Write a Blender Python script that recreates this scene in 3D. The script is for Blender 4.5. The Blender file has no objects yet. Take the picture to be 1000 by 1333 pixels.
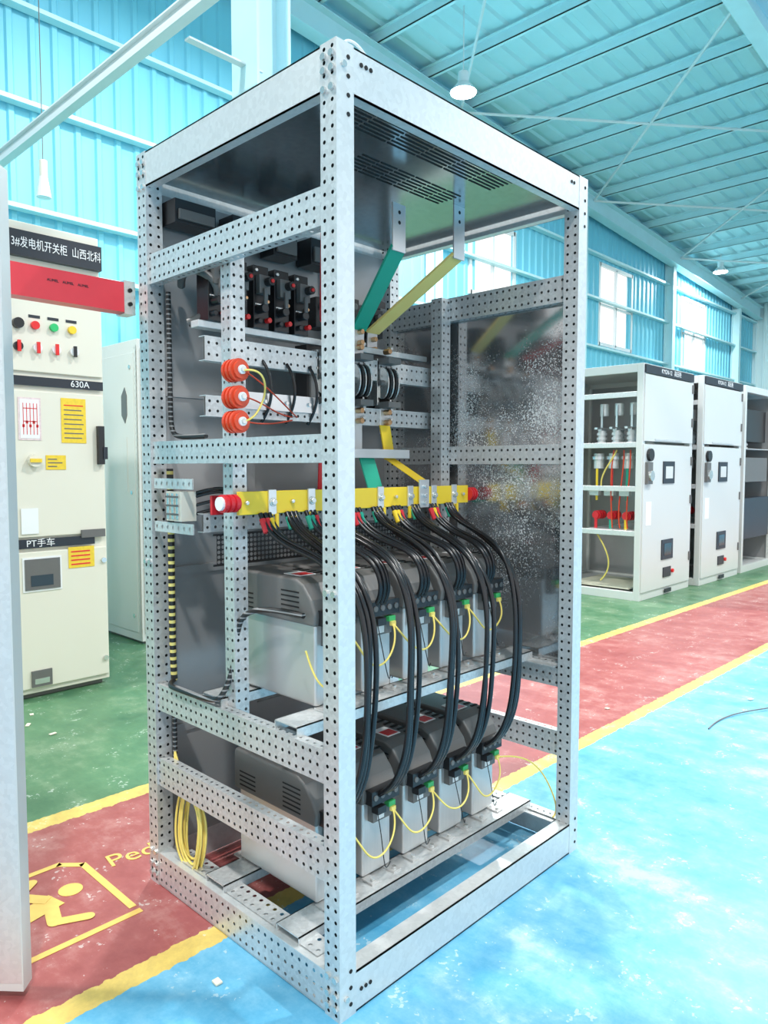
import bpy, math, random
from mathutils import Vector, Matrix
random.seed(7)
scene=bpy.context.scene
scene.view_settings.view_transform='Standard'
scene.view_settings.exposure=0.0
COL=scene.collection
W,D,H=1.088,.8715,2.2

# ---------------------------------------------------------------- materials
def mat(name,col,metal=0.0,rough=0.5,var=0.0,scale=15.0,bump=0.0,kind='noise',emit=0.0,stretch=None,spec=0.5):
    m=bpy.data.materials.new(name); m.use_nodes=True
    nt=m.node_tree; b=nt.nodes['Principled BSDF']
    b.inputs['Base Color'].default_value=(*col,1)
    b.inputs['Metallic'].default_value=metal
    b.inputs['Roughness'].default_value=rough
    b.inputs['Specular IOR Level'].default_value=spec
    tc=nt.nodes.new('ShaderNodeTexCoord'); mp=nt.nodes.new('ShaderNodeMapping')
    nt.links.new(tc.outputs['Object'],mp.inputs['Vector'])
    if stretch: mp.inputs['Scale'].default_value=stretch
    if kind=='noise':
        t=nt.nodes.new('ShaderNodeTexNoise'); t.inputs['Scale'].default_value=scale; t.inputs['Detail'].default_value=5
        out=t.outputs['Fac']
    else:
        t=nt.nodes.new('ShaderNodeTexVoronoi'); t.inputs['Scale'].default_value=scale
        sx=nt.nodes.new('ShaderNodeSeparateColor'); nt.links.new(t.outputs['Color'],sx.inputs[0]); out=sx.outputs[0]
    nt.links.new(mp.outputs[0],t.inputs['Vector'])
    if var>0:
        r=nt.nodes.new('ShaderNodeMix'); r.data_type='RGBA'
        a=[max(0,c*(1-var)) for c in col]; c2=[min(1,c*(1+var)) for c in col]
        r.inputs[6].default_value=(*a,1); r.inputs[7].default_value=(*c2,1)
        nt.links.new(out,r.inputs[0]); nt.links.new(r.outputs[2],b.inputs['Base Color'])
    if bump>0:
        bp=nt.nodes.new('ShaderNodeBump'); bp.inputs['Strength'].default_value=bump; bp.inputs['Distance'].default_value=.01
        nt.links.new(out,bp.inputs['Height']); nt.links.new(bp.outputs[0],b.inputs['Normal'])
    if emit>0:
        b.inputs['Emission Color'].default_value=(*col,1); b.inputs['Emission Strength'].default_value=emit
    return m
M={}
M['galv']=mat('galvanised_steel',(.64,.645,.64),.5,.38,.09,110,kind='vor')
M['galv2']=mat('galvanised_beam_plain',(.68,.69,.685),.4,.40,.05,90,kind='vor')
M['roofpan']=mat('roof_panel_steel',(.36,.37,.38),.85,.18,.08,80,kind='vor')
M['backpan']=mat('grey_back_panel',(.36,.365,.37),.3,.28,.05,4)
M['black']=mat('black_plastic',(.015,.015,.017),0,.35)
M['dark']=mat('dark_hole',(.01,.01,.01),0,.8)
M['dgrey']=mat('dark_grey_housing',(.14,.135,.13),0,.42,.06,30)
M['alu']=mat('brushed_aluminium',(.64,.63,.62),.6,.38,.06,8,stretch=(30,1,1))
M['steel']=mat('zinc_steel',(.7,.7,.68),.8,.25,.08,30)
M['silver']=mat('tinned_copper',(.72,.73,.74),.75,.28,.05,20)
M['copper']=mat('copper_bolt',(.65,.38,.2),.9,.3)
M['yellow']=mat('yellow_heatshrink',(.88,.60,.03),0,.3,.05,12)
M['paleyellow']=mat('pale_yellow_heatshrink',(.92,.68,.22),0,.3,.05,12)
M['green']=mat('green_heatshrink',(.02,.36,.24),0,.3,.05,12)
M['red']=mat('red_insulator',(.65,.02,.03),0,.35)
M['orange']=mat('orange_insulator',(.72,.07,.025),0,.35)
M['redfilm']=mat('red_film',(.80,.05,.07),0,.3,.08,20)
M['white']=mat('white_plastic',(.85,.85,.85),0,.4)
M['cream']=mat('cream_paint',(.76,.72,.61),0,.4,.02,3)
M['cabwhite']=mat('light_grey_paint',(.64,.65,.63),0,.35,.02,3)
M['blacklabel']=mat('label_black',(.02,.025,.035),0,.4)
M['yellowlabel']=mat('label_yellow',(.85,.58,.04),0,.5,.2,60)
M['pinklabel']=mat('label_pink',(.75,.6,.6),0,.5,.3,90)
M['cable']=mat('black_cable',(.012,.012,.014),0,.26)
M['ywire']=mat('yellow_wire',(.84,.66,.16),0,.4)
M['gconn']=mat('green_connector',(.05,.42,.12),0,.4)
M['lred']=mat('indicator_red',(.75,.02,.02),0,.3)
M['lgreen']=mat('indicator_green',(.02,.5,.15),0,.3)
M['glassdark']=mat('dark_meter_glass',(.03,.035,.04),0,.12)
M['wallblue']=mat('blue_corrugated_wall',(.19,.60,.76),.0,.5,.08,.7)
M['roofblue']=mat('blue_roof_sheet',(.50,.78,.84),.0,.5,.14,.5)
M['endwall']=mat('end_wall_baked_glow',(.66,.84,.88),.0,.5,.05,.5)  # wall blue paled: light flooding the far end is mixed into the colour
M['beamblue']=mat('pale_blue_steel',(.54,.80,.86),.0,.45,.06,3)
M['beamgrey']=mat('pale_grey_steel',(.70,.76,.78),.0,.45,.06,3)
M['lampw']=mat('lamp_glow',(1,1,1),0,.5,emit=14)
M['paint_y']=mat('yellow_floor_paint',(.78,.50,.12),0,.5,.2,25)
M['paper']=mat('paper_scrap',(.75,.70,.55),0,.8,.1,20)
# striped spiral cable
m=mat('spiral_wrap',(.02,.02,.02),0,.4); nt=m.node_tree
wv=nt.nodes.new('ShaderNodeTexWave'); wv.bands_direction='Z'; wv.inputs['Scale'].default_value=14
tc=nt.nodes.new('ShaderNodeTexCoord'); nt.links.new(tc.outputs['Object'],wv.inputs[0])
rp=nt.nodes.new('ShaderNodeValToRGB'); rp.color_ramp.interpolation='CONSTANT'
rp.color_ramp.elements[0].color=(.015,.015,.015,1); rp.color_ramp.elements[1].position=.62; rp.color_ramp.elements[1].color=(.75,.64,.2,1)
nt.links.new(wv.outputs['Fac'],rp.inputs[0]); nt.links.new(rp.outputs[0],nt.nodes['Principled BSDF'].inputs['Base Color']); M['spiral']=m
m=m.copy(); m.name='braided_wrap'; M['braid']=m
for n in m.node_tree.nodes:
    if n.type=='VALTORGB': n.color_ramp.elements[1].color=(.25,.25,.25,1); n.color_ramp.elements[1].position=.8
    if n.type=='TEX_WAVE': n.inputs['Scale'].default_value=22
# glossy side panel, dusty
m=mat('glossy_side_panel',(.30,.31,.32),.9,.10); nt=m.node_tree; b=nt.nodes['Principled BSDF']
tc=nt.nodes.new('ShaderNodeTexCoord')
n1=nt.nodes.new('ShaderNodeTexNoise'); n1.inputs['Scale'].default_value=200; n1.inputs['Detail'].default_value=2
n2=nt.nodes.new('ShaderNodeTexNoise'); n2.inputs['Scale'].default_value=2.5; n2.inputs['Detail'].default_value=4
for n in(n1,n2): nt.links.new(tc.outputs['Object'],n.inputs['Vector'])
mu=nt.nodes.new('ShaderNodeMath'); mu.operation='MULTIPLY'; nt.links.new(n1.outputs['Fac'],mu.inputs[0]); nt.links.new(n2.outputs['Fac'],mu.inputs[1])
def mrange(lo_,hi_,a,b_):
    q=nt.nodes.new('ShaderNodeMapRange'); q.inputs[1].default_value=lo_; q.inputs[2].default_value=hi_; q.inputs[3].default_value=a; q.inputs[4].default_value=b_
    nt.links.new(mu.outputs[0],q.inputs[0]); return q.outputs[0]
rr=nt.nodes.new('ShaderNodeValToRGB'); rr.color_ramp.elements[0].position=.26; rr.color_ramp.elements[1].position=.37
rr.color_ramp.elements[0].color=(.44,.445,.45,1); rr.color_ramp.elements[1].color=(.78,.79,.79,1)
nt.links.new(mu.outputs[0],rr.inputs[0]); nt.links.new(rr.outputs[0],b.inputs['Base Color'])
nt.links.new(mrange(.22,.37,.10,.42),b.inputs['Roughness']); nt.links.new(mrange(.24,.37,.85,.25),b.inputs['Metallic']); M['sidepan']=m

# ---------------------------------------------------------------- helpers
def empty(name,loc=(0,0,0),parent=None):
    e=bpy.data.objects.new(name,None); e.empty_display_size=.2; e.location=loc; COL.objects.link(e)
    if parent: e.parent=parent
    return e
class MB:
    def __init__(s): s.v=[];s.f=[];s.m=[];s.mats=[]
    def mi(s,k):
        if k not in s.mats: s.mats.append(k)
        return s.mats.index(k)
    def add(s,vs,fs,k):
        o=len(s.v); s.v+=[tuple(p) for p in vs]; i=s.mi(k)
        for f in fs: s.f.append(tuple(a+o for a in f)); s.m.append(i)
        return s
    def box(s,x0,y0,z0,x1,y1,z1,k):
        x0,x1=sorted((x0,x1));y0,y1=sorted((y0,y1));z0,z1=sorted((z0,z1))
        vs=[(x0,y0,z0),(x1,y0,z0),(x1,y1,z0),(x0,y1,z0),(x0,y0,z1),(x1,y0,z1),(x1,y1,z1),(x0,y1,z1)]
        return s.add(vs,[(0,3,2,1),(4,5,6,7),(0,1,5,4),(1,2,6,5),(2,3,7,6),(3,0,4,7)],k)
    def cyl(s,p0,p1,r,k,n=14,r2=None):
        p0=Vector(p0);p1=Vector(p1); r2=r if r2 is None else r2
        d=(p1-p0).normalized(); a=d.orthogonal().normalized(); b=d.cross(a)
        vs=[];
        for p,rr in((p0,r),(p1,r2)):
            for i in range(n):
                t=2*math.pi*i/n; vs.append(p+a*math.cos(t)*rr+b*math.sin(t)*rr)
        fs=[(i,(i+1)%n,n+(i+1)%n,n+i) for i in range(n)]+[tuple(reversed(range(n))),tuple(range(n,2*n))]
        return s.add(vs,fs,k)
    def prism(s,poly,x0,x1,k,axis='x'):
        n=len(poly)
        if axis=='x': vs=[(x0,a,b) for a,b in poly]+[(x1,a,b) for a,b in poly]
        elif axis=='y': vs=[(a,x0,b) for a,b in poly]+[(a,x1,b) for a,b in poly]
        else: vs=[(a,b,x0) for a,b in poly]+[(a,b,x1) for a,b in poly]
        return s.add(vs,[tuple(reversed(range(n))),tuple(range(n,2*n))]+[(i,(i+1)%n,n+(i+1)%n,n+i) for i in range(n)],k)
    def bar(s,p0,p1,wv,tv,k):
        """flat bar from p0 to p1, wv = half width vector, tv = half thickness vector"""
        p0=Vector(p0);p1=Vector(p1);w=Vector(wv);t=Vector(tv)
        vs=[p0-w-t,p0+w-t,p0+w+t,p0-w+t,p1-w-t,p1+w-t,p1+w+t,p1-w+t]
        return s.add(vs,[(0,3,2,1),(4,5,6,7),(0,1,5,4),(1,2,6,5),(2,3,7,6),(3,0,4,7)],k)
    def perf(s,o,u,v,lu,lv,pitch,rows,r,k):
        """sheet with real round holes: origin o, unit u (length), v (width)"""
        o=Vector(o);u=Vector(u);v=Vector(v)
        n=max(1,int(round(lu/pitch))); p=lu/n; q=lv/rows
        sq=[(1,0),(1,1),(0,1),(-1,1),(-1,0),(-1,-1),(0,-1),(1,-1)]
        vs=[];fs=[]
        for i in range(n):
            for j in range(rows):
                c=o+u*(p*(i+.5))+v*(q*(j+.5)); b=len(vs)
                for a,e in sq: vs.append(c+u*(a*p/2)+v*(e*q/2))
                for a,e in sq:
                    l=math.hypot(a,e); vs.append(c+u*(a/l*r)+v*(e/l*r))
                for t in range(8): fs.append((b+t,b+(t+1)%8,b+8+(t+1)%8,b+8+t))
        return s.add(vs,fs,k)
    def build(s,name,parent=None,bevel=0,loc=(0,0,0),smooth=False):
        me=bpy.data.meshes.new(name); me.from_pydata(s.v,[],s.f)
        for k in s.mats: me.materials.append(M[k])
        me.polygons.foreach_set('material_index',s.m)
        if smooth:
            me.polygons.foreach_set('use_smooth',[True]*len(s.f))
        me.update()
        ob=bpy.data.objects.new(name,me); COL.objects.link(ob); ob.location=loc
        if parent: ob.parent=parent
        if bevel:
            bm=ob.modifiers.new('bevel','BEVEL'); bm.width=bevel; bm.segments=3; bm.limit_method='ANGLE'; bm.angle_limit=math.radians(40)
        return ob
def cable(name,chains,r,k,parent=None,cyc=False):
    cu=bpy.data.curves.new(name,'CURVE'); cu.dimensions='3D'; cu.bevel_depth=r; cu.bevel_resolution=3; cu.resolution_u=8; cu.use_fill_caps=True
    for pts in chains:
        sp=cu.splines.new('NURBS'); sp.points.add(len(pts)-1)
        for i,p in enumerate(pts): sp.points[i].co=(*p,1)
        sp.order_u=min(4,len(pts)); sp.use_endpoint_u=not cyc; sp.use_cyclic_u=cyc
    cu.materials.append(M[k])
    ob=bpy.data.objects.new(name,cu); COL.objects.link(ob)
    if parent: ob.parent=parent
    return ob
def text(name,body,size,loc,rot,k,parent=None,align='CENTER',sx=1):
    cu=bpy.data.curves.new(name,'FONT'); cu.body=body; cu.size=size; cu.align_x=align; cu.align_y='CENTER'; cu.extrude=.0008
    cu.materials.append(M[k])
    ob=bpy.data.objects.new(name,cu); COL.objects.link(ob); ob.location=loc; ob.rotation_euler=rot; ob.scale=(sx,1,1)
    if parent: ob.parent=parent
    return ob
FY=(math.radians(90),0,0)   # text facing -Y

# ================================================================= MAIN CABINET
cab=empty('switchgear_frame_cabinet')
pw=.052
def post(name,x,y,h=H,pY=True):
    b=MB(); z0,z1=0.0,h
    b.perf((x,y,z0),(0,0,1),(0,1,0),h,pw,.028,2,.0047,'galv')
    if pY: b.perf((x,y,z0),(0,0,1),(1,0,0),h,pw,.028,2,.0047,'galv')
    else:
        b.add([(x,y,0),(x+pw,y,0),(x+pw,y,h),(x,y,h)],[(0,1,2,3)],'galv2')
        for z in (.03,.07,.11,h-.03,h-.07,h-.11,h-.15): b.cyl((x+.035,y+.001,z),(x+.035,y-.0012,z),.005,'dark')
    X,Y=x+pw,y+pw
    b.perf((x,Y,0),(0,0,1),(1,0,0),h,pw,.028,2,.0045,'galv')
    b.perf((X,y,0),(0,0,1),(0,1,0),h,pw,.028,2,.0045,'galv')
    b.add([(x,y,h),(X,y,h),(X,Y,h),(x,Y,h)],[(0,1,2,3)],'galv2')
    b.box(x+.004,y+.004,.004,x+pw-.004,y+pw-.004,h-.004,'dark')
    return b.build(name,cab)
post('post_near',0,0,pY=False)
post('post_right',W-pw,0,pY=False)
post('post_left',0,D-pw)
post('post_far',W-pw,D-pw)
b=MB()
for z in (.03,.06,.1,1.0,2.1,2.14,2.17):
    for x,y in((0,.013),(0,.039),(0,D-.013),(0,D-.039)):
        b.cyl((x,y,z),(x-.006,y,z),.008,'steel',8)
for z in (.05,2.15):
    for x in(.02,): b.cyl((x,0,z),(x,-.006,z),.007,'steel',8)
for x,y in((.06,.03),(W-.06,.03),(.03,D-.08)):
    b.cyl((x,y,H),(x,y,H+.012),.010,'steel',6)
b.build('frame_bolts',cab)
cable('lifting_wire',[[(.05,.03,H),(.045,.03,H+.022),(.07,.02,H+.030),(.10,.02,H+.015),(.12,.02,H)]],.003,'white',cab)
# top & bottom beams
b=MB(); bh=.10; t=.004
z0,z1=H-bh,H-.002
b.box(.001,pw,z0,t,D-pw,z1,'galv2'); b.box(.001,pw,z1-t,.05,D-pw,z1,'galv2'); b.box(.001,pw,z0,.03,D-pw,z0+t,'galv2')
b.box(pw,.001,z0-.005,W-pw,t,z1,'galv2'); b.box(pw,.001,z1-t,W-pw,.05,z1,'galv2'); b.box(pw,.001,z0-.005,W-pw,.03,z0,'galv2')
b.box(W-t,pw,z0,W-.001,D-pw,z1,'galv2'); b.box(pw,D-t,z0,W-pw,D-.001,z1,'galv2')
b.box(W-.03,pw,z0,W-.001,D-pw,z0+t,'galv2')
for x in (.075,.09,.105,W-.10,W-.085): b.cyl((x,.002,z1-.03),(x,-.001,z1-.03),.005,'dark')
# bottom beams
b.perf((.002,pw,.005),(0,1,0),(0,0,1),D-2*pw,.095,.027,3,.0048,'galv'); b.box(.002,pw,.1,.045,D-pw,.103,'galv2'); b.box(.002,pw,.003,.045,D-pw,.006,'galv2')
b.box(pw,.001,.003,W-pw,t,.10,'galv2'); b.box(pw,.001,.10-t,W-pw,.05,.10,'galv2'); b.box(pw,.001,.003,W-pw,.05,.006,'galv2')
b.box(W-.005,pw,.003,W-.001,D-pw,.10,'galv2'); b.perf((W-.045,pw,.1),(0,1,0),(1,0,0),D-2*pw,.04,.025,1,.0045,'galv')
b.box(pw,D-.005,.003,W-pw,D-.001,.10,'galv2')
for x in (.07,.085,.1): b.cyl((x,.002,.05),(x,-.001,.05),.005,'dark')
b.build('frame_beams',cab)
# side rails
def rail_y(b,x,y0,y1,z0,z1,rows=3,inner=1):
    b.perf((x,y0,z0),(0,1,0),(0,0,1),y1-y0,z1-z0,.026,rows,.0047,'galv')
    b.perf((x,y0,z1),(0,1,0),(inner,0,0),y1-y0,.03,.026,1,.0045,'galv')
    b.perf((x,y0,z0),(0,1,0),(inner,0,0),y1-y0,.03,.026,1,.0045,'galv')
    b.box(x+.006*inner,y0,z0+.004,x+.010*inner,y1,z1-.004,'dgrey')
b=MB()
for z0,z1 in((1.82,1.905),(1.295,1.36),(.55,.63),(.315,.40)):
    rail_y(b,.006,pw*.3,D-.02,z0,z1,3 if z1-z0>.07 else 2)
    rail_y(b,W-.038,pw,D-pw,z0,z1,3 if z1-z0>.07 else 2)
b.build('side_rails',cab)
# mid posts
b=MB()
def thinpost(b,x,y,z0,z1,w=.05):
    b.perf((x,y,z0),(0,0,1),(1,0,0),z1-z0,w,.028,2,.0045,'galv')
    b.perf((x,y,z0),(0,0,1),(0,1,0),z1-z0,w,.028,2,.0045,'galv')
    b.box(x+.008,y+.008,z0,x+w,y+w,z1,'dgrey')
thinpost(b,.038,.455,.55,1.86,.045); thinpost(b,W-.085,.53,.55,1.90,.05)
b.build('mid_posts',cab)
# cross rails on the mid plane
b=MB()
def rail_x(b,y,x0,x1,z0,z1,rows=2,dep=.03,k='galv'):
    b.perf((x0,y,z0),(1,0,0),(0,0,1),x1-x0,z1-z0,.027,rows,.0045,k)
    b.box(x0,y,z1,x1,y+dep,z1+.002,'galv2'); b.box(x0,y,z0-.002,x1,y+dep,z0,'galv2')
    b.box(x0,y+.006,z0+.003,x1,y+.009,z1-.003,'dgrey')
rail_x(b,.60,.05,W-.05,1.585,1.65); rail_x(b,.60,.05,W-.05,1.43,1.485)
rail_x(b,.62,.05,W-.05,1.10,1.15)
b.box(.16,.590,1.455,.46,.596,1.505,'silver')
for x in(.18,.25,.33,.42): b.cyl((x,.590,1.48),(x,.584,1.48),.006,'steel',6)
b.build('mounting_rails',cab)
# panels
b=MB()
b.box(.03,D-.020,.10,W-.03,D-.012,2.10,'backpan')
for x in (.36,.70): b.box(x,D-.034,.10,x+.03,D-.020,2.10,'backpan')
for z in (.45,.95,1.5): b.box(.05,D-.03,z,W-.05,D-.020,z+.025,'backpan')
b.build('back_panel',cab)
b=MB(); b.box(W-.010,.03,.60,W-.006,D-.03,1.86,'sidepan'); b.build('side_panel',cab)
b=MB(); b.box(.02,.02,2.135,W-.02,D-.02,2.15,'roofpan')
for (xa,xb,ya,yb,n) in ((.10,.80,.09,.17,6),(.34,.78,.27,.36,6)):
    for i in range(n):
        y=ya+(yb-ya)*i/(n-1)
        seg=6
        for j in range(seg):
            l=(xb-xa)/seg
            b.box(xa+j*l+.004,y-.0025,2.1335,xa+(j+1)*l-.004,y+.0025,2.1352,'dark')
b.build('roof_panel',cab)
# shelves
b=MB()
for z in (.125,.655):
    for y in (.165,.49):
        b.box(pw*.3,y,z-.004,W-.03,y+.09,z-.001,'galv')
        b.box(pw*.3,y,z-.030,W-.03,y+.003,z-.001,'galv')
        b.box(pw*.3,y+.087,z-.030,W-.03,y+.09,z-.001,'galv')
    for x in (.012,W-.065): b.box(x,.06,z-.034,x+.035,D-.06,z-.030,'galv')
b.build('module_shelves',cab)
b=MB()
b.perf((.02,.10,.106),(0,1,0),(1,0,0),.66,.06,.03,2,.006,'galv')
b.build('foot_bracket',cab)

# ---- busbars
b=MB()
b.box(.028,.415,1.158,1.016,.425,1.220,'yellow')
b.box(.05,.500,1.150,1.0,.51,1.205,'green'); b.box(.05,.575,1.150,1.0,.585,1.205,'red')
LUG=[.135,.275,.415,.56,.70,.82,.93]
for x in LUG:
    b.box(x-.013,.408,1.155,x+.013,.415,1.224,'silver')
    b.cyl((x,.415,1.19),(x,.398,1.19),.009,'steel',6); b.cyl((x,.415,1.19),(x,.404,1.19),.012,'steel',12)
    for s in(-.012,.008): b.box(x+s,.404,1.118,x+s+.010,.412,1.158,'yellow')
for x in (.05,.205,.345,.63,.98): b.cyl((x,.415,1.19),(x,.404,1.19),.006,'steel',6)
b.build('busbars',cab,.0015)
b=MB()
def insul(b,p,d,r,l,k,n=4):
    p=Vector(p);d=Vector(d)
    for i in range(n):
        a=p+d*(l*i/n); b.cyl(a,a+d*(l/n*.55),r,k,20); b.cyl(a+d*(l/n*.5),a+d*(l/n*1.02),r*.78,k,20)
insul(b,(-.022,.42,1.190),(1,0,0),.024,.05,'red',3); b.cyl((-.03,.42,1.19),(-.02,.42,1.19),.018,'white')
insul(b,(1.018,.42,1.188),(1,0,0),.024,.04,'red',3)
for z in (1.538,1.468,1.404):
    insul(b,(.035,.455,z),(0,-1,0),.030,.05,'orange',3)
    b.cyl((.035,.405,z),(.035,.399,z),.012,'white',16); b.cyl((.035,.400,z),(.035,.392,z),.007,'steel',6)
b.build('insulators',cab)
# vertical supports of the busbars
b=MB()
for x,k in((.555,'green'),(.845,'yellow')):
    xe={'green':.64,'yellow':.775}[k]; zt={'green':2.07,'yellow':2.14}[k]; zb={'green':1.93,'yellow':1.965}[k]; yb={'green':.59,'yellow':.66}[k]; ze={'green':1.745,'yellow':1.76}[k]
    kk='paleyellow' if k=='yellow' else k
    b.bar((x,.33,zt),(x,.33,zb),(.028,0,0),(0,.003,0),'silver')
    for z in(zt-.025,zt-.055): b.cyl((x,.334,z),(x,.3262,z),.006,'dark',10)
    b.bar((x,.33,zb+.015),(xe,yb,ze),(.031,0,0),(0,.003,.004),kk)
    b.bar((xe,yb,ze+.01),(xe,yb+.005,1.66),(.024,0,0),(0,.003,0),'silver')
    for z in (1.735,1.70): b.cyl((xe,yb,z),(xe,yb-.02,z),.009,'copper',6)
b.bar((.27,.33,2.05),(.27,.33,1.92),(.024,0,0),(0,.003,0),'silver'); b.bar((.27,.33,1.93),(.50,.60,1.75),(.024,0,0),(0,.0025,.003),'red')
# lower droppers
b.bar((.775,.60,1.49),(.775,.60,1.40),(.022,0,0),(0,.003,0),'silver')
b.bar((.765,.59,1.43),(.765,.565,1.31),(.025,0,0),(0,.003,0),'yellow')
b.bar((.765,.567,1.315),(.765,.41,1.235),(.025,0,0),(0,.0025,.003),'yellow')
b.bar((.765,.408,1.243),(.765,.408,1.15),(.024,0,0),(0,.003,0),'silver')
for z in(1.22,1.19,1.165): b.cyl((.765,.408,z),(.765,.396,z),.007,'steel',6)
b.bar((.64,.60,1.49),(.64,.60,1.33),(.022,0,0),(0,.003,0),'silver')
b.bar((.64,.56,1.33),(.64,.50,1.18),(.034,0,0),(0,.003,0),'green')
b.bar((.50,.60,1.49),(.50,.60,1.33),(.022,0,0),(0,.003,0),'silver')
b.bar((.47,.56,1.33),(.47,.57,1.18),(.034,0,0),(0,.003,0),'red')
b.box(.50,.535,1.315,.835,.545,1.345,'silver')
b.build('busbar_risers',cab,.001)
# isolator switch poles
b=MB()
for x in (.50,.64,.775):
    b.box(x-.045,.64,1.47,x+.045,.70,1.68,'black')
    b.box(x-.036,.60,1.50,x-.028,.66,1.66,'steel'); b.box(x+.028,.60,1.50,x+.036,.66,1.66,'steel')
    for dx in (-.026,-.013,0,.013,.026):
        vs=[];n=18
        for q in (-.0025,.0025):
            for i in range(n):
                a=2*math.pi*i/n; vs.append((x+dx+q,.585+.032*math.cos(a),1.575+.055*math.sin(a)))
        b.add(vs,[(i,(i+1)%n,n+(i+1)%n,n+i) for i in range(n)]+[tuple(reversed(range(n))),tuple(range(n,2*n))],'black' if dx in(-.013,.013) else 'steel')
    b.cyl((x-.04,.585,1.575),(x+.04,.585,1.575),.010,'dgrey')
    for z in (1.65,1.50): b.box(x-.03,.55,z-.01,x+.03,.62,z+.01,'dgrey'); 
    for z in (1.685,1.475,1.44): b.cyl((x,.60,z),(x,.572,z),.010,'copper',6); b.cyl((x+.018,.60,z+.012),(x+.018,.58,z+.012),.007,'steel',6)
b.build('isolator_switch',cab,.001)
# row of fuse/contact units
b=MB()
for i in range(9):
    x=.105+i*.078
    if i>4: continue
    b.box(x-.028,.62,1.70,x+.028,.68,1.885,'black'); b.box(x-.020,.60,1.80,x+.020,.62,1.855,'dgrey')
    b.cyl((x+.008,.60,1.835),(x+.008,.575,1.835),.013,'black'); b.cyl((x+.008,.575,1.835),(x+.008,.570,1.835),.006,'lred')
    b.cyl((x-.010,.62,1.755),(x-.010,.585,1.755),.013,'black'); b.cyl((x+.018,.62,1.725),(x+.018,.60,1.725),.008,'lred'); b.cyl((x-.016,.62,1.72),(x-.016,.60,1.72),.008,'black')
    b.bar((x-.002,.595,1.815),(x-.010,.585,1.765),(.006,0,0),(0,.004,0),'dgrey')
    b.cyl((x+.016,.62,1.78),(x+.016,.605,1.78),.006,'copper',8); b.box(x-.024,.617,1.768,x+.024,.621,1.774,'steel')
    b.cyl((x-.020,.62,1.87),(x-.020,.612,1.87),.006,'steel',8)
b.box(.05,.63,1.68,W-.05,.67,1.70,'galv2')
for x,z in((.56,1.80),(.70,1.82),(.82,1.80)):
    b.box(x-.03,.68,z-.05,x+.03,.74,z+.05,'black'); b.cyl((x,.68,z+.02),(x,.665,z+.02),.012,'dgrey')
b.build('fuse_units',cab,.002)
# relays on the back panel
b=MB()
for x,z,w,h in ((.06,2.0,.14,.07),(.26,1.98,.10,.09),(.42,1.98,.1,.09),(.58,1.98,.1,.09),(.90,1.85,.05,.06),(.80,1.72,.05,.05)):
    b.box(x,D-.11,z,x+w,D-.034,z+h,'black'); b.box(x+.01,D-.12,z+.01,x+w-.01,D-.11,z+h-.03,'dgrey')
b.build('relays',cab,.002)
# contactor on left rail
b=MB()
for z0,z1 in((1.222,1.252),(1.095,1.125)):
    b.perf((.004,.60,z0),(0,1,0),(0,0,1),.21,z1-z0,.03,1,.006,'galv2'); b.box(.006,.60,z0,.008,.81,z1,'galv2')
b.box(.0,.655,1.13,.05,.735,1.215,'cream'); 
for y in(.67,.695,.72): b.box(-.004,y-.006,1.135,.0,y+.006,1.21,'steel')
for z in(1.15,1.175,1.2): b.box(-.006,.66,z-.003,-.004,.73,z+.003,'dgrey')
b.build('terminal_block',cab,.001)
# vent grid
b=MB(); b.perf((.08,.60,1.005),(1,0,0),(0,0,1),.44,.085,.014,6,.0055,'black'); b.box(.07,.60,1.0,.53,.604,1.006,'black'); b.box(.07,.60,1.088,.53,.604,1.094,'black')
b.perf((.55,.60,1.005),(1,0,0),(0,0,1),.44,.085,.014,6,.0055,'black')
b.build('vent_grid',cab)

# ================================================================= capacitor modules
w,d=.138,.365
src=MB()
src.box(.012,.010,.006,w-.012,d-.01,.222,'alu')
src.prism([(0,.220),(-.004,.252),(.012,.288),(.045,.325),(.075,.338),(d-.01,.340),(d,.33),(d,.220)],0,w,'dgrey')
o=src.build('body'); o.modifiers.new('b','BEVEL').width=.012; o.modifiers['b'].segments=4; o.modifiers['b'].limit_method='ANGLE'
bpy.context.view_layer.update()
dg=bpy.context.evaluated_depsgraph_get()
body_me=bpy.data.meshes.new_from_object(o.evaluated_get(dg)); bpy.data.objects.remove(o)
det=MB()
det.box(.014,-.026,.222,w-.014,.002,.262,'black')
for i in range(4): det.cyl((.028+.027*i,-.026,.243),(.028+.027*i,-.029,.243),.008,'dgrey',10)
det.box(.032,-.012,.165,w-.032,.012,.218,'dgrey')
det.box(.078,-.030,.202,.104,-.008,.216,'gconn'); det.box(.03,-.034,.196,.062,-.008,.216,'black')
det.box(.082,-.036,.19,.100,-.028,.202,'ywire'); det.box(.048,-.0135,.170,.075,-.012,.190,'white')
det.box(.03,.09,.3395,.085,.16,.3415,'white'); det.box(.035,.095,.3412,.08,.135,.3420,'lred')
for x in(.010,.098): det.box(x,-.03,0,x+.03,.014,.005,'alu'); det.cyl((x+.015,-.016,.004),(x+.015,-.016,.012),.007,'steel',6)
for x in(.010,.098): det.box(x,d-.012,0,x+.03,d+.02,.005,'alu')
for sx in(-.0008,w-.0004):
    for i in range(6):
        det.box(sx,.06,.236+i*.013,sx+.0012,.135,.240+i*.013,'dark')
        if i<4: det.box(sx,.26,.236+i*.013,sx+.0012,.335,.240+i*.013,'dark')
for i in range(6): det.box(.1,.05+.03*i,.3385,.13,.06+.03*i,.3408,'dark')
do=det.build('detail'); det_me=do.data; bpy.data.objects.remove(do)
MX=[.12+.17*i for i in range(5)]
for lvl,z in((0,.1245),(1,.6545)):
    for x in MX:
        e=empty('power_capacitor_module',(x,.222,z))
        for nm,me in(('housing',body_me),('terminals_and_labels',det_me)):
            q=bpy.data.objects.new(nm,me); COL.objects.link(q); q.parent=e
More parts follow.
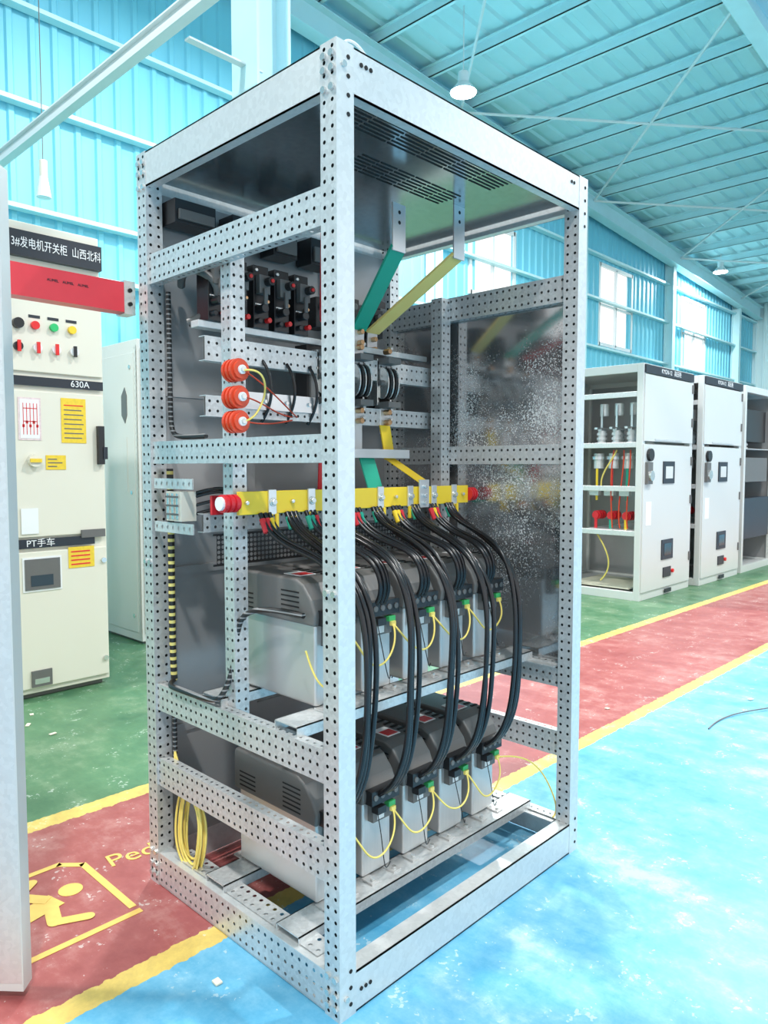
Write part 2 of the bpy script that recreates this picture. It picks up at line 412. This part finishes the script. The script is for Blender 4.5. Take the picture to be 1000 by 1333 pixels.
# ---- cables
def R(a): return random.uniform(-a,a)
up=[];lo=[]
for i,x in enumerate(MX):
    xc=x+.07
    Lx=[.20,.36,.54,.72,.90][i]
    if i==4: xc-=.015
    for j in range(3):
        ox=(j-1)*.015
        lo.append([(Lx+ox,.412,1.16),(Lx+ox,.39,1.115),(Lx+.35*(xc-Lx)+ox,.30+R(.01),1.085+R(.01)),(xc+ox+.005,.16+R(.012),1.03+R(.015)),(xc+ox+.008,.095+R(.012),.90),(xc+ox+R(.006),.09+R(.01),.72),(xc+ox+R(.006),.10+R(.008),.56),(xc+ox-.005,.12,.46),(xc+ox-.01,.155,.40),(xc+ox-.01,.20,.372)])
        up.append([(Lx-.09+ox,.412,1.16),(Lx-.09+ox,.385,1.11),(Lx-.06+ox,.33,1.07+R(.01)),(xc+ox-.03,.22+R(.01),1.045),(xc+ox-.025,.175,.99),(xc+ox-.02,.18,.93),(xc+ox-.02,.21,.90)])
cable('cables_lower',lo,.0076,'cable',cab); cable('cables_upper',up,.0066,'cable',cab)
b=MB()
for c in lo+up:
    p=Vector(c[0]);q=Vector(c[1]); k=random.choice(['green','red','yellow'])
    b.cyl(p+(q-p)*.3,q,.0085,k,10)
b.build('cable_sleeves',cab)
# yellow control wires
yw=[]
for z0,zs in((.6545,1),(.1245,0)):
    for i in range(5):
        x=MX[i]+.091; zz=z0+.195
        nx=MX[i+1]+.091 if i<4 else None
        if nx:
            yw.append([(x,.190,zz),(x+.01,.16,zz-.03),(x+.04,.15,zz-.085-R(.02)),(nx-.05,.15,zz-.085+R(.02)),(nx-.01,.165,zz-.03),(nx,.190,zz)])
yw.append([(.891,.190,.32),(.93,.14,.33),(.99,.10,.30),(1.04,.07,.20),(1.06,.055,.12),(1.03,.06,.108)])
yw.append([(.211,.190,.85),(.19,.14,.80),(.13,.12,.74),(.10,.16,.72),(.095,.2,.76),(.09,.22,.82)])
yw.append([(.035,.395,1.535),(.06,.36,1.54),(.10,.38,1.50),(.11,.42,1.45),(.06,.39,1.41),(.035,.395,1.404)])
cable('control_wires',yw,.0028,'ywire',cab)
cable('control_wires_thin',[[(x+.03,.19,z+.2),(x+.02,.15,z+.1),(x+.03+R(.02),.16,z+.03),(x+.06,.17,z+.06)] for x in MX for z in(.1245,.6545)],.0014,'cable',cab)
cable('wire_fan',[[(.035,.395,1.404),(.12,.45,1.40),(.25,.55,1.41),(.36,.60,1.43)],[(.035,.395,1.468),(.15,.45,1.46),(.25,.55,1.44),(.36,.6,1.44)],[(.035,.395,1.535),(.14,.42,1.50),(.30,.55,1.46),(.38,.6,1.44)]],.0022,'orange',cab)
ch=[]
for i in range(11):
    a=.055+R(.014); hgt=.125+R(.02); cy=.69+R(.012); cz=.21+R(.012); cx=.035+R(.012)
    ch.append([(cx+.004*math.sin(3*t),cy+a*math.cos(t),cz+hgt*math.sin(t)) for t in [2*math.pi*k/12 for k in range(12)]])
cable('wire_coil',ch,.0034,'ywire',cab,True)
cable('wire_coil_lead',[[(.04,.66,.28),(.04,.72,.34),(.04,.76,.38),(.04,.78,.42)],[(.04,.74,.3),(.03,.77,.36),(.04,.78,.42)]],.0034,'ywire',cab)
cable('spiral_cable',[[(.045,.79,1.28),(.045,.785,1.0),(.04,.79,.8),(.045,.785,.64)]],.010,'spiral',cab)
cable('braided_cable',[[(.05,.79,1.80),(.045,.78,1.62),(.05,.79,1.45),(.05,.785,1.38),(.05,.74,1.37),(.05,.60,1.372)],
 [(.045,.785,.64),(.0,.75,.64),(-.002,.70,.64),(.0,.50,.645),(.01,.48,.66),(.05,.48,.72),(.05,.46,.86),(.06,.43,.90),(.09,.36,.91),(.10,.24,.905)],
 [(.045,.79,.62),(.045,.785,.45),(.045,.79,.3)]],.0075,'braid',cab)
cable('corrugated_hose',[[(.10,.80,1.83),(.05,.72,1.86),(.07,.62,1.84),(.12,.60,1.78),(.10,.66,1.72),(.06,.70,1.70)]],.012,'dgrey',cab)
cable('terminal_leads',[[(.05,.66,z),(.10,.62,z+.02),(.10,.55,z+.01),(.07,.50,z-.01),(.06,.49,z-.06)] for z in(1.15,1.175,1.2,1.21)],.005,'cable',cab)
cable('black_harness',[[(.25+.09*i,.60,1.60),(.26+.09*i,.56,1.55),(.27+.09*i,.57,1.48),(.25+.09*i,.61,1.42)] for i in range(3)],.005,'cable',cab)

# ================================================================= red covered rail, door at left
e=empty('red_film_covered_rail')
b=MB(); b.box(-.78,.895,1.745,-.035,.945,1.832,'redfilm'); b.box(-.035,.893,1.74,.0,.947,1.838,'steel'); 
for z in(1.77,1.81): b.cyl((-.017,.893,z),(-.017,.888,z),.006,'dark')
b.build('rail',e)
text('marking','AUMEL    AUMEL    AUMEL',.010,(-.20,.8945,1.80),FY,'blacklabel',e)
e=empty('open_cabinet_door')
b=MB()
b.prism([(-.475,.610),(-.443,.643),(-.66,.885),(-.70,.865)],.02,1.97,'cabwhite','z')
b.prism([(-.489,.625),(-.477,.612),(-.70,.868),(-.715,.875)],.04,1.95,'galv2','z')
b.build('door_leaf',e,.003)
b=MB(); b.prism([(-.499,.635),(-.512,.615),(-.61,.72),(-.60,.75)],1.72,1.94,'black','z'); b.prism([(-.502,.628),(-.512,.620),(-.55,.66),(-.54,.67)],1.64,1.70,'lred','z'); b.build('door_meter',e)

# ================================================================= cream cabinet left
e=empty('cream_switchgear_cabinet')
X0,X1,Y0=.06,.885,2.98
b=MB()
b.box(X0,Y0,.03,X1,Y0+1.1,2.24,'cream'); b.box(X0,Y0+.02,2.24,X1,Y0+.6,2.60,'cream')
b.box(X0+.03,Y0+.03,0,X1-.03,Y0+1.05,.03,'dgrey')
b.box(X0+.01,Y0-.015,.06,X1-.01,Y0,.82,'cream'); b.box(X0+.01,Y0-.015,.90,X1-.01,Y0,1.70,'cream'); b.box(X0+.01,Y0-.015,1.80,X1-.01,Y0,2.20,'cream')
b.build('body',e,.006)
b=MB()
f=Y0-.016
b.box(X0+.02,f-.002,1.725,X1-.01,f,1.775,'blacklabel'); b.box(X0+.02,f-.002,.84,X1-.08,f,.89,'blacklabel')
b.box(.36,f-.002,2.41,X1,Y0+.02,2.545,'blacklabel')
for x,k in((.50,'lred'),(.60,'lgreen'),(.70,'yellow')):
    b.cyl((x,f,2.05),(x,f-.02,2.05),.022,k,16); b.box(x-.03,f-.002,2.09,x+.03,f,2.105,'blacklabel')
b.cyl((.41,f,2.05),(.41,f-.03,2.05),.028,'black')
for x in(.41,.51,.61,.71):
    b.cyl((x,f,1.93),(x,f-.018,1.93),.024,'white' if x!=.41 else 'black',16); b.box(x-.008,f-.03,1.90,x+.008,f-.016,1.96,'lred' if x!=.71 else 'black')
b.box(.40,f-.002,1.43,.52,f,1.66,'pinklabel'); b.box(.41,f-.0035,1.44,.51,f-.002,1.65,'white')
for i in range(5): b.box(.425+.018*i,f-.005,1.46,.428+.018*i,f-.003,1.63,'lred'); b.box(.421+.018*i,f-.005,1.50+.02*(i%2),.433+.018*i,f-.0035,1.515+.02*(i%2),'lred')
b.box(.425,f-.005,1.60,.50,f-.003,1.604,'lred'); b.box(.425,f-.005,1.53,.50,f-.003,1.534,'lred')
b.box(.63,f-.002,1.42,.77,f,1.67,'yellowlabel'); b.box(.54,f-.002,1.27,.65,f,1.35,'yellowlabel')
for i in range(8): b.box(.645,f-.003,1.445+.026*i,.745+.01*(i%2),f-.002,1.451+.026*i,'lred' if i==7 else 'dgrey')
for i in range(3): b.box(.55,f-.003,1.285+.02*i,.60+.03*(i%2),f-.002,1.291+.02*i,'dgrey')
b.cyl((.475,f,1.32),(.475,f-.03,1.32),.035,'cream'); b.box(.445,f-.04,1.31,.505,f-.03,1.33,'yellowlabel')
b.box(X1-.055,f-.03,1.30,X1-.02,f,1.52,'black'); b.box(X1-.03,f-.035,1.33,X1-.005,f-.01,1.40,'blacklabel')
b.box(X1-.16,f-.012,.88,X1-.02,f,.925,'dgrey')
b.box(.40,f-.004,.60,.61,f,.79,'white'); b.box(.41,f-.008,.61,.60,f-.004,.78,'dgrey'); b.box(.44,f-.01,.63,.56,f-.008,.69,'glassdark')
b.box(.65,f-.002,.71,.80,f,.83,'yellowlabel')
for i in range(4): b.box(.665,f-.003,.727+.024*i,.775,f-.002,.735+.024*i,'lred')
b.cyl((X1-.03,f,.74),(X1-.03,f-.01,.74),.015,'steel'); b.cyl((X1-.03,f,.16),(X1-.03,f-.01,.16),.015,'steel')
b.box(.43,f-.01,.07,.54,f,.16,'dgrey'); b.box(.445,f-.012,.085,.525,f-.009,.115,'steel')
b.box(.40,f-.006,.92,.49,f-.002,1.06,'white')
b.build('front_fittings',e)
text('nameplate_text','3#发电机开关柜  山西北科',.062,(.635,f-.004,2.478),FY,'white',e,sx=.68)
text('rating_text','630A',.05,(.74,f-.004,1.75),FY,'white',e)
text('compartment_text','PT手车',.05,(.50,f-.004,.865),FY,'white',e)

e=empty('white_switchgear_cabinet')
b=MB(); b.box(1.48,3.70,.02,2.32,4.85,2.19,'cabwhite'); b.box(1.5,3.72,0,2.3,4.83,.02,'dgrey')
b.box(1.474,3.75,.08,1.48,4.80,2.10,'cabwhite'); b.box(1.50,3.69,.08,2.30,3.70,2.12,'cabwhite')
b.build('body',e,.004)
b=MB()
b.perf((1.472,3.71,.05),(0,0,1),(0,1,0),2.1,.03,.05,1,.007,'cabwhite')
b.prism([(3.88,1.86),(3.93,1.80),(3.93,1.66),(3.88,1.60),(3.85,1.66),(3.85,1.80)],1.470,1.474,'dgrey')
for z in (.2,1.1,2.0): b.cyl((1.474,3.8,z),(1.468,3.8,z),.015,'steel')
b.box(1.47,3.86,1.1,1.474,3.9,1.5,'cabwhite')
b.build('side_fittings',e)

# ================================================================= right cabinets
def rcab(X0,X1,Y0,Y1,HH,openside):
    e=empty('open_frame_switchgear_cabinet' if openside==1 else 'switchgear_cabinet')
    b=MB(); p=.06
    for x in(X0,X1-p):
        for y in(Y0+.0,Y1-p): b.box(x,y,0,x+p,y+p,HH,'cabwhite')
    for z in(0.0,HH-.08):
        b.box(X0,Y0+p,z,X0+.05,Y1-p,z+.08,'cabwhite'); b.box(X1-.05,Y0+p,z,X1,Y1-p,z+.08,'cabwhite'); b.box(X0+p,Y0,z,X1-p,Y0+.05,z+.08,'cabwhite'); b.box(X0+p,Y1-.05,z,X1-p,Y1,z+.08,'cabwhite')
    for z in(1.47,.62,1.05,1.95): b.box(X0+.005,Y0+p,z,X0+.03,Y1-p,z+.05,'galv2')
    b.box(X0+.02,Y0+.04,1.50,X1-.03,Y1-.05,1.51,'galv2'); b.box(X0+.02,Y0+.04,.05,X1-.03,Y1-.05,.06,'galv2'); b.box(X0+.02,Y0+.04,.66,X1-.03,Y1-.6,.67,'galv2')
    b.box(X1-.03,Y0+.02,.05,X1-.02,Y1-.02,HH-.05,'backpan'); b.box(X0+.02,Y1-.03,.05,X1-.02,Y1-.02,HH-.05,'cabwhite')
    b.box(X0+.02,Y0+.65,.05,X0+.05,Y0+.69,HH-.05,'galv2'); b.box(X0+.02,Y0+.02,HH-.03,X1-.02,Y1-.02,HH-.01,'cabwhite')
    if openside==1: b.box(X0+.10,Y0+.15,.085,X0+.75,Y0+.80,.10,'paper')
    b.build('frame',e,.003)
    b=MB(); f=Y0-.012
    if openside<2:
        b.box(X0+.02,f,1.53,X1-.02,Y0,HH-.10,'cabwhite'); b.box(X0+.02,f,.08,X1-.02,Y0,1.50,'cabwhite')
        b.box(X0+.02,f-.004,HH-.09,X1-.02,Y0,HH-.01,'blacklabel')
        b.box(X0+.45,f-.01,1.12,X0+.72,f,1.34,'blacklabel'); b.box(X0+.50,f-.013,1.17,X0+.67,f-.008,1.29,'cabwhite')
        b.box(X0+.45,f-.01,.36,X0+.72,f,.56,'blacklabel'); b.box(X0+.50,f-.013,.40,X0+.67,f-.008,.52,'glassdark')
        b.cyl((X0+.13,f,1.40),(X0+.13,f-.03,1.40),.06,'black'); b.box(X0+.05,f-.03,1.12,X0+.16,f,1.33,'dgrey'); b.cyl((X0+.11,f,1.2),(X0+.11,f-.05,1.2),.05,'steel')
        b.box(X0+.08,f-.003,.72,X0+.20,f,.95,'white')
        b.box(X0+.50,f-.01,.18,X0+.68,f,.28,'blacklabel'); b.cyl((X0+.72,f,.23),(X0+.72,f-.02,.23),.02,'lred')
        b.box(X0+.55,f-.01,.02,X0+.7,f,.06,'blacklabel')
        for z in(.3,.9,1.3,1.7,2.05): b.box(X1-.06,f-.012,z,X1-.035,f,z+.09,'dgrey')
        b.box(X0+.25,f-.006,1.54,X0+.9,f-.0,1.56,'galv2')
    b.build('doors',e,.003)
    if openside<2:
        text('nameplate_text','KYGN-12   高压柜',.06,((X0+X1)/2,f-.006,HH-.05),FY,'white',e)
    b=MB()
    ks=['yellow','green','red']
    for i,y in enumerate((Y0+.22,Y0+.38,Y0+.54)):
        for k2 in range(2):
            x=X0+.25+.4*k2
            insul(b,(x,y,1.51),(0,0,1),.05,.14,'galv2',3); b.box(x-.05,y-.02,1.65,x+.05,y+.02,1.67,'silver')
        b.box(X0+.16,y-.012,.95,X0+.165,y+.012,1.30,ks[(i+1)%3]); b.box(X0+.12,y-.015,1.66,X0+.72,y+.015,1.68,'silver')
        insul(b,(X0+.3,y,.80),(-1,0,0),.045,.16,'red',3); b.box(X0+.15,y-.015,.66,X0+.16,y+.015,.80,ks[i])
        b.cyl((X0+.2,y,1.27),(X0+.2,y,1.42),.05,'galv2'); b.cyl((X0+.2,y,1.36),(X0+.2,y,1.39),.07,'silver')
        b.cyl((X0+.3,y,1.8),(X0+.3,y,1.92),.045,'galv2'); b.box(X0+.24,y-.01,1.68,X0+.25,y+.01,1.9,'silver')
        b.box(X0+.1,y-.05,1.0,X0+.16,y+.05,1.06,'galv2')
    if openside==2:
        b.box(X0+.1,Y0+.1,1.6,X1-.1,Y0+.3,2.0,'black'); b.box(X0+.15,Y0+.05,1.1,X1-.15,Y0+.2,1.4,'dgrey'); b.box(X0+.1,Y0+.03,.4,X1-.1,Y0+.2,.9,'blacklabel')
    b.build('interior_parts',e)
    cable('interior_wires',[[(X0+.1+R(.05),Y0+.15+.09*i,1.45),(X0+.08+R(.05),Y0+.15+.09*i+R(.1),1.2),(X0+.1,Y0+.2+.08*i+R(.1),.9),(X0+.15,Y0+.2+.08*i,.68)] for i in range(3)],.007,'orange',e)
    cable('interior_wires_yellow',[[(X0+.1,Y0+.5,.62),(X0+.05,Y0+.35,.45),(X0+.1,Y0+.3,.3),(X0+.1,Y0+.45,.15)],[(X0+.1,Y0+.3,1.45),(X0+.05,Y0+.35,1.3),(X0+.1,Y0+.5,1.2),(X0+.1,Y0+.45,1.05)]],.008,'ywire',e)
rcab(5.60,6.80,1.86,3.06,2.26,1)
rcab(6.93,8.13,1.80,3.0,2.26,0)
rcab(8.25,9.45,1.80,3.0,2.26,2)
rcab(9.6,10.8,1.80,3.0,2.26,0)

# ================================================================= HALL
me=bpy.data.meshes.new('floor'); me.from_pydata([(-16,-16,0),(33,-16,0),(33,9.6,0),(-16,9.6,0)],[],[(0,1,2,3)])
fl=bpy.data.objects.new('floor',me); COL.objects.link(fl)
m=bpy.data.materials.new('painted_floor'); m.use_nodes=True; nt=m.node_tree; N=nt.nodes; L=nt.links; bs=N['Principled BSDF']
geo=N.new('ShaderNodeNewGeometry'); sep=N.new('ShaderNodeSeparateXYZ'); L.new(geo.outputs['Position'],sep.inputs[0])
def noise(sc,det=5,rough=.55,dist=0,stretch=None,rz=0):
    n=N.new('ShaderNodeTexNoise'); n.inputs['Scale'].default_value=sc; n.inputs['Detail'].default_value=det; n.inputs['Roughness'].default_value=rough; n.inputs['Distortion'].default_value=dist
    if stretch:
        mp=N.new('ShaderNodeMapping'); mp.inputs['Scale'].default_value=stretch; mp.inputs['Rotation'].default_value=(0,0,rz); L.new(geo.outputs['Position'],mp.inputs['Vector']); L.new(mp.outputs[0],n.inputs['Vector'])
    else: L.new(geo.outputs['Position'],n.inputs['Vector'])
    return n.outputs['Fac']
def math_(op,a,b=None,clamp=False):
    n=N.new('ShaderNodeMath'); n.operation=op; n.use_clamp=clamp
    for i,v in enumerate((a,b)):
        if v is None: continue
        if isinstance(v,(int,float)): n.inputs[i].default_value=v
        else: L.new(v,n.inputs[i])
    return n.outputs[0]
def ramp(fac,stops):
    r=N.new('ShaderNodeValToRGB'); cr=r.color_ramp
    while len(cr.elements)<len(stops): cr.elements.new(.5)
    for el,(p,c) in zip(cr.elements,stops): el.position=p; el.color=(*c,1)
    L.new(fac,r.inputs[0]); return r.outputs[0]
def mix(f,a,b):
    n=N.new('ShaderNodeMix'); n.data_type='RGBA'; 
    for i,v in((0,f),(6,a),(7,b)):
        if isinstance(v,tuple): n.inputs[i].default_value=(*v,1)
        else: L.new(v,n.inputs[i])
    return n.outputs[2]
yy=math_('ADD',sep.outputs[1],math_('MULTIPLY',sep.outputs[0],.0157))
yw_=math_('ADD',yy,math_('MULTIPLY',math_('SUBTRACT',noise(30,3),.5),.03))
n_big=noise(1.3,7,.72,.1); n_mid=noise(9,8,.78,.2); n_fine=noise(60,3); n_str=noise(5,7,.75,.1,(1,.35,1),.6)
mixn=math_('ADD',math_('MULTIPLY',n_big,.4),math_('ADD',math_('MULTIPLY',n_mid,.3),math_('MULTIPLY',n_str,.3)))
blue=ramp(mixn,[(.40,(.07,.33,.54)),(.47,(.12,.40,.60)),(.53,(.19,.47,.65)),(.60,(.40,.62,.71))])
redc=ramp(mixn,[(.40,(.28,.06,.06)),(.50,(.36,.095,.09)),(.60,(.48,.22,.20))])
green=ramp(mixn,[(.40,(.05,.15,.075)),(.5,(.09,.21,.105)),(.60,(.20,.30,.18))])
yel=ramp(n_mid,[(.35,(.62,.43,.12)),(.55,(.76,.54,.14)),(.7,(.82,.66,.30))])
def step(v,e): return math_('GREATER_THAN',v,e)
c=mix(step(yw_,.49),blue,redc)
c=mix(step(yw_,1.48),c,green)
for cc,hw in((.49,.036),(1.48,.042)):
    d_=math_('ABSOLUTE',math_('SUBTRACT',yw_,cc)); c=mix(math_('LESS_THAN',d_,hw),c,yel)
sp=math_('GREATER_THAN',math_('MULTIPLY',n_fine,noise(9,4)),.375); c=mix(math_('MULTIPLY',sp,.40),c,(.75,.78,.74))
L.new(c,bs.inputs['Base Color']); 
rg=N.new('ShaderNodeMapRange'); L.new(n_mid,rg.inputs[0]); rg.inputs[3].default_value=.22; rg.inputs[4].default_value=.55; L.new(rg.outputs[0],bs.inputs['Roughness'])
bs.inputs['Specular IOR Level'].default_value=.4
me.materials.append(m)
# floor markings
e=empty('pedestrian_floor_marking')
b=MB(); z0,z1=.0005,.0015
fx0,fx1,fy0,fy1=-.78,-.10,.73,1.17; lw=.022
b.box(fx0,fy0,z0,fx1,fy0+lw,z1,'paint_y'); b.box(fx0,fy1-lw,z0,fx1-.06,fy1,z1,'paint_y'); b.box(fx1-lw,fy0+.04,z0,fx1,fy1-.06,z1,'paint_y')
b.bar((fx1-.07,fy1-lw/2,.001),(fx1-lw/2,fy1-.07,.001),(.008,.008,0),(0,0,.0005),'paint_y')
SZ=[.0012]
def stroke(p,q,w):
    SZ[0]+=.0003
    p=Vector((*p,SZ[0]));q=Vector((*q,SZ[0]));dd=(q-p).normalized();n_=Vector((-dd.y,dd.x,0))*w
    b.bar(p,q,n_,(0,0,.0005),'paint_y'); b.cyl(q,(q.x,q.y,q.z+.0004),w,'paint_y',12)
b.cyl((-.20,.99,z0),(-.20,.99,z1),.035,'paint_y',20)
stroke((-.25,.97),(-.42,.93),.038); stroke((-.27,.97),(-.30,.86),.020); stroke((-.30,.86),(-.22,.82),.017); stroke((-.27,.98),(-.33,1.06),.020); stroke((-.33,1.06),(-.27,1.11),.017)
stroke((-.42,.94),(-.50,1.02),.024); stroke((-.50,1.02),(-.60,1.0),.020); stroke((-.42,.92),(-.50,.84),.024); stroke((-.50,.84),(-.62,.86),.020)
b.build('icon',e)
text('lettering','Pedestrian',.11,(-.055,1.055,.0012),(0,0,math.radians(-8)),'paint_y',e,'LEFT')
e=empty('floor_debris')
b=MB()
for (x,y) in((.25,2.55),(.28,2.35),(.33,2.7),(.05,2.1),(-.12,.31),(3.2,.1),(2.5,.6),(.9,2.2),(1.1,2.6)):
    a=random.random()*3; l=.02+random.random()*.02
    b.bar((x,y,.004),(x+l*math.cos(a),y+l*math.sin(a),.005),(-.009*math.sin(a),.009*math.cos(a),0),(0,0,.002),'paper')
b.build('scraps',e)
cable('loose_wire',[[(2.55,.10,.004),(2.8,.13,.004),(3.0,-.02,.02),(3.3,-.1,.004),(3.5,-.2,.004)]],.0035,'dgrey',e)

def roofz(x): return 9.10-.06*(x-18.0)
XA,XB,YG=-14.0,32.6,9.4
WIN=[(12.95,14.45,5.35,7.05),(19.15,20.95,4.9,7.2),(25.2,27.0,4.8,7.2)]
b=MB(); p=.30; x=XA
while x<XB-.01:
    prof=[(0,0),(.62*p,0),(.70*p,-.035),(.92*p,-.035),(p,0)]
    w_=[q for q in WIN if q[0]<=x+p/2<=q[1]]
    zt=roofz(x)+.05
    iv=[(0,zt)] if not w_ else [(0,w_[0][2]),(w_[0][3],zt)]
    for za,zb in iv:
        for (a,ya),(c2,yb) in zip(prof[:-1],prof[1:]):
            b.add([(x+a,YG+ya,za),(x+c2,YG+yb,za),(x+c2,YG+yb,zb),(x+a,YG+ya,zb)],[(0,1,2,3)],'wallblue')
    x+=p
b.build('wall_back')
for i,q in enumerate(WIN):
    e=empty('window_%d'%(i+1)); b=MB(); x0,x1,za,zb=q; x0-=.15;x1+=.15
    for (a0,c0_,a1,c1_) in((x0-.05,za-.05,x0+.05,zb+.05),(x1-.05,za-.05,x1+.05,zb+.05),(x0,za-.05,x1,za+.05),(x0,zb-.05,x1,zb+.05),((x0+x1)/2-.03,za,(x0+x1)/2+.03,zb),(x0,(za+zb)/2-.03,x1,(za+zb)/2+.03)):
        b.box(a0,YG-.05,c0_,a1,YG+.03,c1_,'beamgrey')
    b.build('window_frame',e)
b=MB()
for z in (1.6,2.8,3.95,4.72,6.1,7.35):
    b.box(XA,YG-.20,z,XB,YG-.04,z+.06,'beamblue')
b.build('trim_1')
def ibeam(b,p0,p1,up,w,h,k,t=.02):
    p0=Vector(p0);p1=Vector(p1);d=(p1-p0).normalized();up=Vector(up);s=d.cross(up).normalized();up=s.cross(d).normalized()
    b.bar(p0+up*(h/2-t/2),p1+up*(h/2-t/2),s*(w/2),up*(t/2),k); b.bar(p0-up*(h/2-t/2),p1-up*(h/2-t/2),s*(w/2),up*(t/2),k)
    b.bar(p0,p1,s*(t/2),up*(h/2-t),k)
e=empty('steel_roof_structure')
b=MB()
for y in (9.05,3.2,-2.8,-8.8):
    ibeam(b,(XA,y,roofz(XA)-.55),(XB-.3,y,roofz(XB)-.55),(0,0,1),.30,.50,'beamblue')
b.build('rafters',e)
b=MB(); x=XA+.8
while x<XB:
    z=roofz(x)-.16
    b.box(x,-15,z-.10,x+.02,YG,z+.10,'beamblue'); b.box(x,-15,z-.10,x+.09,YG,z-.085,'beamblue'); b.box(x-.07,-15,z+.085,x+.02,YG,z+.10,'beamblue')
    x+=1.5
b.build('purlins',e)
b=MB()
for x in range(-12,30,6):
    for ya,yb in((3.2,9.05),(-2.8,3.2)):
        b.cyl((x,ya,roofz(x)-.45),(x+6,yb,roofz(x+6)-.45),.03,'beamgrey',6); b.cyl((x+6,ya,roofz(x+6)-.45),(x,yb,roofz(x)-.45),.03,'beamgrey',6)
for x in (-6,11.3,17.6,23.6,30):
    ibeam(b,(x,YG-.2,0),(x,YG-.2,roofz(x)-.5),(0,1,0),.22,.3,'beamblue')
b.build('braces_and_columns',e)
b=MB(); p=.45; y=-15.
while y<YG+.2:
    prof=[(0,0),(.55*p,0),(.65*p,.05),(.9*p,.05),(p,0)]
    for (a,za),(c2,zb) in zip(prof[:-1],prof[1:]):
        b.add([(XA,y+a,roofz(XA)+za),(XB,y+a,roofz(XB)+za),(XB,y+c2,roofz(XB)+zb),(XA,y+c2,roofz(XA)+zb)],[(0,1,2,3)],'roofblue')
    y+=p
b.build('ceiling')
b=MB(); p=.3; y=-15.
while y<YG:
    prof=[(0,0),(.62*p,0),(.7*p,-.035),(.92*p,-.035),(p,0)]
    for (a,xa),(c2,xb) in zip(prof[:-1],prof[1:]):
        b.add([(XB+xa,y+a,0),(XB+xb,y+c2,0),(XB+xb,y+c2,roofz(XB)),(XB+xa,y+a,roofz(XB))],[(0,1,2,3)],'endwall')
    y+=p
b.build('wall_right')
e=empty('steel_column'); b=MB()
ibeam(b,(2.80,3.975,0.02),(2.80,3.975,roofz(2.8)-.3),(1,0,0),.35,.35,'beamblue',.025)
b.box(2.58,3.75,0,3.03,4.2,.02,'beamblue'); b.box(2.10,3.95,4.585,2.80,4.02,4.60,'beamgrey'); b.box(2.58,3.78,4.2,3.03,3.82,4.23,'wallblue')
b.build('column',e)
e=empty('crane_runway_beam'); b=MB(); ibeam(b,(2.0,9.3,4.70),(2.0,-8,4.70),(0,0,1),.09,.14,'beamgrey',.015); b.build('beam',e)
def lamp(x,y,z,power,r=.24):
    e=empty('high_bay_lamp'); b=MB()
    b.cyl((x,y,z),(x,y,z+.16),r,'beamgrey',24,r*.45); b.cyl((x,y,z+.16),(x,y,z+.34),r*.4,'beamgrey',16); b.cyl((x,y,z-.02),(x,y,z-.001),r*.95,'lampw',24); b.cyl((x,y,z+.34),(x,y,roofz(x)-.1),.01,'beamgrey',6)
    b.build('shade',e)
    l=bpy.data.lights.new('lamp_light','AREA'); l.shape='DISK'; l.size=.5; l.energy=power; l.color=(1,.98,.95)
    o=bpy.data.objects.new('lamp_light',l); COL.objects.link(o); o.location=(x,y,z-.05); o.parent=e
lamp(9.72,7.21,8.0,550); lamp(25.36,8.22,7.95,550)
for x,y in((-3,3.5),(-3,-4),(4.5,-2.0),(4.5,5),(12,-3.5),(12,2.5),(19,-2)): lamp(x,y,8.2,560)  # out-of-view lamps added to brighten the hall, besides the two hanging in view
e=empty('hanging_bulb'); b=MB(); x,y=2.75,8.4
b.cyl((x,y,5.05),(x,y,roofz(x)),.006,'dgrey',6); b.cyl((x,y,4.9),(x,y,5.1),.05,'cream',12); b.cyl((x,y,4.65),(x,y,4.9),.09,'white',12,.05); b.build('bulb',e)

# ================================================================= light & camera
w=bpy.data.worlds.new('World'); scene.world=w; w.use_nodes=True; nt=w.node_tree
bg=nt.nodes['Background']; bg.inputs[0].default_value=(.99,.985,.98,1); bg.inputs[1].default_value=1.32
cam=bpy.data.cameras.new('camera'); co=bpy.data.objects.new('camera',cam); COL.objects.link(co); scene.camera=co
cam.sensor_fit='VERTICAL'; cam.sensor_height=24; cam.sensor_width=18; cam.lens=24*956.1/1333
yaw,pit=.7648,.0614
co.location=(-1.0985,-1.1953,1.2856)
co.rotation_euler=(math.pi/2-pit,0,yaw-math.pi/2)
cam.clip_start=.05; cam.clip_end=200
